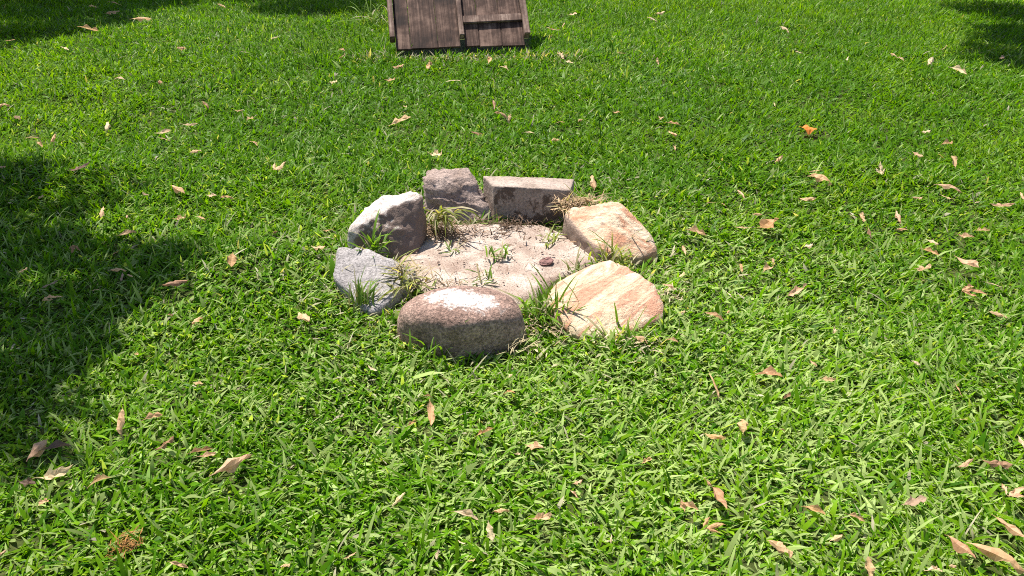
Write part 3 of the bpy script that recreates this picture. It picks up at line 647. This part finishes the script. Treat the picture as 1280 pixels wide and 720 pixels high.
tuft('grass_tuft', 'yellow green weed below the right end of kerb block', 687, 300, 0.028, 18, 0.058, 0.008, 0.018, GY, up=0.9)
tuft('grass_tuft', 'drooping yellowed grass tuft between pale topped rock and leaning slab', 548, 272, 0.09, 46, 0.125, 0.009, 0.03, (0.26, 0.30, 0.07), up=1.0, bendm=1.9, seedaz=-1.2, dry=0.4)
tuft('grass_tuft', 'short green grass tuft between granite slab and pale topped rock', 468, 311, 0.07, 34, 0.10, 0.009, 0.02, GR, up=1.0)
tuft('grass_tuft', 'straggly yellowed grass lying over right end of granite slab', 503, 352, 0.05, 60, 0.10, 0.007, 0.04, (0.30, 0.33, 0.09), up=0.55, dry=0.4)
tuft('grass_tuft', 'green grass hanging over the middle of the granite slab', 455, 378, 0.035, 44, 0.085, 0.007, 0.022, (0.15, 0.25, 0.04), up=1.3, seedaz=1.6, dry=0.2)
tuft('grass_tuft', 'yellow grass tuft between the two sandstones', 765, 330, 0.06, 60, 0.09, 0.007, 0.04, GY, up=1.0, dry=0.4)
tuft('grass_tuft', 'dry grass tuft at inner corner of kerb block and sandstone', 716, 262, 0.10, 40, 0.075, 0.007, 0.025, (0.38, 0.34, 0.12), up=0.9, dry=0.6)
tuft('grass_tuft', 'few green blades standing before the orange sandstone', 787, 330, 0.0, 16, 0.13, 0.007, 0.05, GR, up=1.3, dry=0.1)
tuft('grass_tuft', 'few green blades before the broad cream sandstone face', 770, 430, 0.0, 16, 0.085, 0.009, 0.035, GR, up=1.35, bendm=0.4, dry=0.1)
tuft('grass_tuft', 'low weed on sand beside left end of broad cream sandstone', 722, 338, 0.04, 18, 0.07, 0.007, 0.02, (0.18, 0.26, 0.06), up=0.7)
tuft('grass_tuft', 'long pale grass clump at left edge of wooden panel', 476, 30, 0.0, 80, 0.24, 0.010, 0.10, (0.17, 0.27, 0.05), up=1.15, bendm=1.4)
tuft('grass_tuft', 'green grass blades rising before the front boulder', 548, 440, 0.0, 40, 0.10, 0.008, 0.045, GR, up=1.2, dry=0.02)

def litter(px, py, n, rad, z, colr, lng=0.05, wid=0.0035):
    c = at(px, py, z); x = c.x + rng.normal(0, rad, n); y = c.y + rng.normal(0, rad * 0.7, n)
    cc = np.array(colr)[None] * rng.uniform(0.5, 1.3, (n, 1))
    return x, y, np.full(n, z) + rng.uniform(0, 0.02, n), cc, lng * np.exp(rng.normal(0, 0.4, n)), np.full(n, wid) * np.exp(rng.normal(0, 0.4, n))
parts = [litter(538, 288, 260, 0.045, 0.03, (0.26, 0.18, 0.12)), litter(560, 290, 120, 0.05, 0.03, (0.22, 0.14, 0.09)), litter(640, 283, 200, 0.08, 0.025, (0.14, 0.09, 0.06)), litter(716, 258, 200, 0.035, 0.12, (0.45, 0.31, 0.19)), litter(735, 252, 120, 0.04, 0.13, (0.45, 0.31, 0.19)),
         litter(690, 410, 70, 0.05, 0.02, (0.40, 0.30, 0.19)), litter(650, 432, 50, 0.045, 0.03, (0.45, 0.37, 0.22), 0.035), litter(838, 370, 45, 0.035, 0.045, (0.5, 0.40, 0.26), 0.035), litter(800, 428, 45, 0.05, 0.035, (0.5, 0.40, 0.26), 0.035), litter(740, 300, 60, 0.04, 0.03, (0.3, 0.2, 0.13)),
         litter(498, 338, 90, 0.03, 0.06, (0.42, 0.33, 0.18)), litter(555, 357, 60, 0.05, 0.035, (0.38, 0.28, 0.18)), litter(600, 305, 35, 0.12, 0.026, (0.2, 0.13, 0.09), 0.03), litter(585, 293, 60, 0.09, 0.026, (0.17, 0.11, 0.075), 0.03), litter(630, 330, 50, 0.12, 0.028, (0.25, 0.16, 0.11), 0.022)]
A = [np.concatenate([q[k] for q in parts]) for k in range(6)]; n = len(A[0])
o = blades('dry_straw', A[0], A[1], A[2], A[4], A[5], rng.uniform(0, 6.28, n), rng.normal(0.15, 0.35, n), rng.normal(0.4, 0.5, n), A[3], 3, M_STRAW)
tag(o, kind='stuff')

# crumbs of ash, bark and grit on the sand
bm = bmesh.new()
for i in range(150):
    a = random.uniform(0, 6.28); k = math.sqrt(random.random()) * 0.9
    x, y = SAND_C.x + SAND_RX * k * math.cos(a), SAND_C.y + SAND_RY * k * math.sin(a)
    r = random.uniform(0.0015, 0.0045) * (1.8 if random.random() < 0.08 else 1)
    m = Matrix.Translation((x, y, 0.03 + r * 0.3)) @ Matrix.Rotation(random.uniform(0, 3), 4, 'Z') @ Matrix.Diagonal((r * random.uniform(0.8, 2), r, r * 0.6, 1))
    bmesh.ops.create_icosphere(bm, subdivisions=1, radius=1, matrix=m)
for v in bm.verts: v.co += mn.noise_vector(v.co * 300) * 0.0012
tag(bm_obj('grit', bm, plain('grit', (0.13, 0.085, 0.065)), smooth=False), kind='stuff')

# dark burnt bark flake lying on the sand
p = at(683, 328, 0.03); bm = bmesh.new(); bmesh.ops.create_icosphere(bm, subdivisions=3, radius=1)
for v in bm.verts:
    q = v.co.copy(); v.co = Vector((q.x * 0.030, q.y * 0.024, q.z * 0.005 + 0.004 * math.sin(q.x * 2.2))) + mn.noise_vector(q * 2.3) * 0.005
o = bm_obj('bark_flake', bm, plain('burnt_bark', (0.17, 0.085, 0.075)), smooth=False); o.location = p + Vector((0, 0, 0.004)); o.rotation_euler = (0.12, 0, 0.4)
tag(o, 'dark reddish brown bark flake lying on the right part of the sand', 'bark')

# rust coloured fibrous clump in the lower left grass
c = at(157, 680, 0.03); n = 120
x = c.x + rng.normal(0, 0.015, n); y = c.y + rng.normal(0, 0.02, n)
o = blades('fibre_clump', x - c.x, y - c.y, rng.uniform(0, 0.018, n), 0.019 * np.exp(rng.normal(0, 0.3, n)), np.full(n, 0.0026), rng.uniform(0, 6.28, n), rng.normal(0.2, 0.35, n), rng.normal(0.4, 0.3, n), np.array([[0.28, 0.135, 0.04]]) * rng.uniform(0.6, 1.4, (n, 1)), 3, M_STRAW)
o.location = c + Vector((0, 0, -0.010)); tag(o, 'rusty orange fibrous clump in the grass near the lower left corner', 'plant debris')

# ------------------------------------------------------------------ trees whose shade falls on the lawn (they stand beyond the frame)
def tube(bm, pts, rads, seg=8):
    prev = None
    for i, (p, r) in enumerate(zip(pts, rads)):
        d = (pts[min(i + 1, len(pts) - 1)] - pts[max(i - 1, 0)]).normalized(); a = d.orthogonal().normalized(); b = d.cross(a)
        ring = [bm.verts.new(p + (a * math.cos(2 * math.pi * k / seg) + b * math.sin(2 * math.pi * k / seg)) * r) for k in range(seg)]
        if prev:
            for k in range(seg): bm.faces.new((prev[k], prev[(k + 1) % seg], ring[(k + 1) % seg], ring[k]))
        prev = ring
def bezier(p0, p1, p2, n=8): return [p0 * (1 - t) ** 2 + p1 * 2 * t * (1 - t) + p2 * t * t for t in [i / n for i in range(n + 1)]]
def tree(label, base, fork_h, blobs, leaf=0.085, dens=900, rad=0.13, gap=-0.17):
    root = bpy.data.objects.new('shade_tree', None); col.objects.link(root); root.location = base
    tag(root, label, 'tree', 'shade trees beyond the lawn')
    B = Vector(base); bm = bmesh.new()
    top = Vector((0.15, -0.1, fork_h))
    tube(bm, bezier(Vector((0, 0, -0.1)), Vector((0.1, 0.1, fork_h * .5)), top, 10), [rad * (1.35 - 0.55 * i / 10) for i in range(11)], 10)
    for (x, y, z, r) in blobs:
        e = Vector((x, y, z)) - B; mid = (top + e) / 2 + Vector((random.uniform(-.2, .2), random.uniform(-.2, .2), 0.25))
        tube(bm, bezier(top - Vector((0, 0, .1)), mid, e, 8), [rad * 0.5 * (1 - 0.11 * i) for i in range(9)], 6)
        for q in range(4):
            d = Vector((random.gauss(0, 1), random.gauss(0, 1), random.gauss(0, .6))).normalized() * r * 0.8
            tube(bm, bezier(mid.lerp(e, 0.7), e + d * .3 + Vector((0, 0, .1)), e + d, 4), [0.018, 0.014, 0.011, 0.008, 0.004], 5)
    bm_obj('trunk', bm, M_BARK, root, smooth=True)
    Vs = []; Cs = []
    for (x, y, z, r) in blobs:
        n = int(dens * r * r * 3.2); d = rng.normal(0, 1, (n, 3)); d /= np.linalg.norm(d, axis=1)[:, None]
        k = rng.random((n, 1)) ** 0.45; q = d * k * np.array([r, r, r * 0.62]) * (0.75 + 0.5 * vnoise(d[:, 0] * 3 + x, d[:, 1] * 3 + d[:, 2] * 2, 1.0, 20))[:, None]
        g = np.array([mn.noise(Vector((a[0] * 2.6 + x * 3, a[1] * 2.6 + y * 3, a[2] * 2.6 + z))) for a in q]); q = q[g > gap]
        Vs.append(q + np.array([x - B.x, y - B.y, z - B.z]))
    q = np.concatenate(Vs); n = len(q)
    o = blades('crown', q[:, 0], q[:, 1], q[:, 2], leaf * np.exp(rng.normal(0, .25, n)), leaf * 0.48 * np.exp(rng.normal(0, .2, n)), rng.uniform(0, 6.28, n), rng.normal(0.0, .5, n), rng.normal(.5, .3, n), np.array([[0.055, 0.11, 0.022]]) * rng.uniform(.7, 1.4, (n, 1)), 2, M_TREELEAF)
    o.parent = root; o['kind'] = 'stuff'
def cast(px, py, r, z):
    g = at(px, py, 0.03); k = z / S.z; return (g.x + S.x * k, g.y + S.y * k, z, r)
def castw(x, y, r, z):
    k = z / S.z; return (x + S.x * k, y + S.y * k, z, r)
tree('leafy tree left of the lawn casting the big shadow', (-6.2, 4.6, 0), 2.3,
     [cast(5, 232, .42, 4.2), cast(75, 250, .36, 4.4), cast(60, 320, .42, 3.3), cast(140, 335, .33, 3.5), cast(210, 338, .20, 3.3), cast(15, 370, .42, 3.5), cast(100, 385, .26, 3.2), cast(12, 440, .28, 3.4), cast(70, 455, .18, 3.3), cast(15, 515, .18, 3.3), cast(100, 490, .10, 3.4), cast(50, 560, .10, 3.3), cast(185, 300, .12, 3.6),
      cast(-90, 260, .6, 3.7), cast(-110, 350, .6, 3.5), cast(-170, 450, .42, 3.4), cast(-260, 330, .8, 3.9), cast(-250, 230, .8, 4.2), cast(-380, 420, .7, 3.6), cast(-420, 250, .9, 4.4)], dens=1350)
tree('leafy tree behind the upper left lawn', (-6.5, 13.0, 0), 2.4,
     [cast(10, 8, .95, 3.6), cast(110, 6, .85, 3.8), cast(0, 44, .5, 3.5), cast(70, 34, .42, 3.4), cast(135, 24, .3, 3.4), cast(185, 0, .6, 3.7), cast(240, -10, .5, 3.7), cast(300, -8, .5, 3.6), cast(380, 5, .55, 3.5), cast(445, 4, .5, 3.6), cast(340, -14, .5, 3.8), cast(250, -30, .7, 4.2), cast(100, -40, 1.0, 4.6), cast(-100, -10, .9, 4.2), cast(420, -30, .7, 4.2)], dens=1500, gap=-0.4)
tree('leafy tree right of the lawn shading the upper right corner', (6.6, 8.6, 0), 2.2,
     [cast(1272, 72, .36, 3.2), cast(1250, 12, .5, 3.3), cast(1278, 42, .4, 3.4), cast(1225, 58, .12, 3.1), cast(1262, 50, .3, 3.0), cast(1320, 45, .5, 3.4), cast(1400, 40, .8, 3.9), cast(1460, 90, .8, 3.6), cast(1340, -10, .6, 3.7), cast(1500, 0, .9, 4.3)], dens=1700, gap=-0.5)
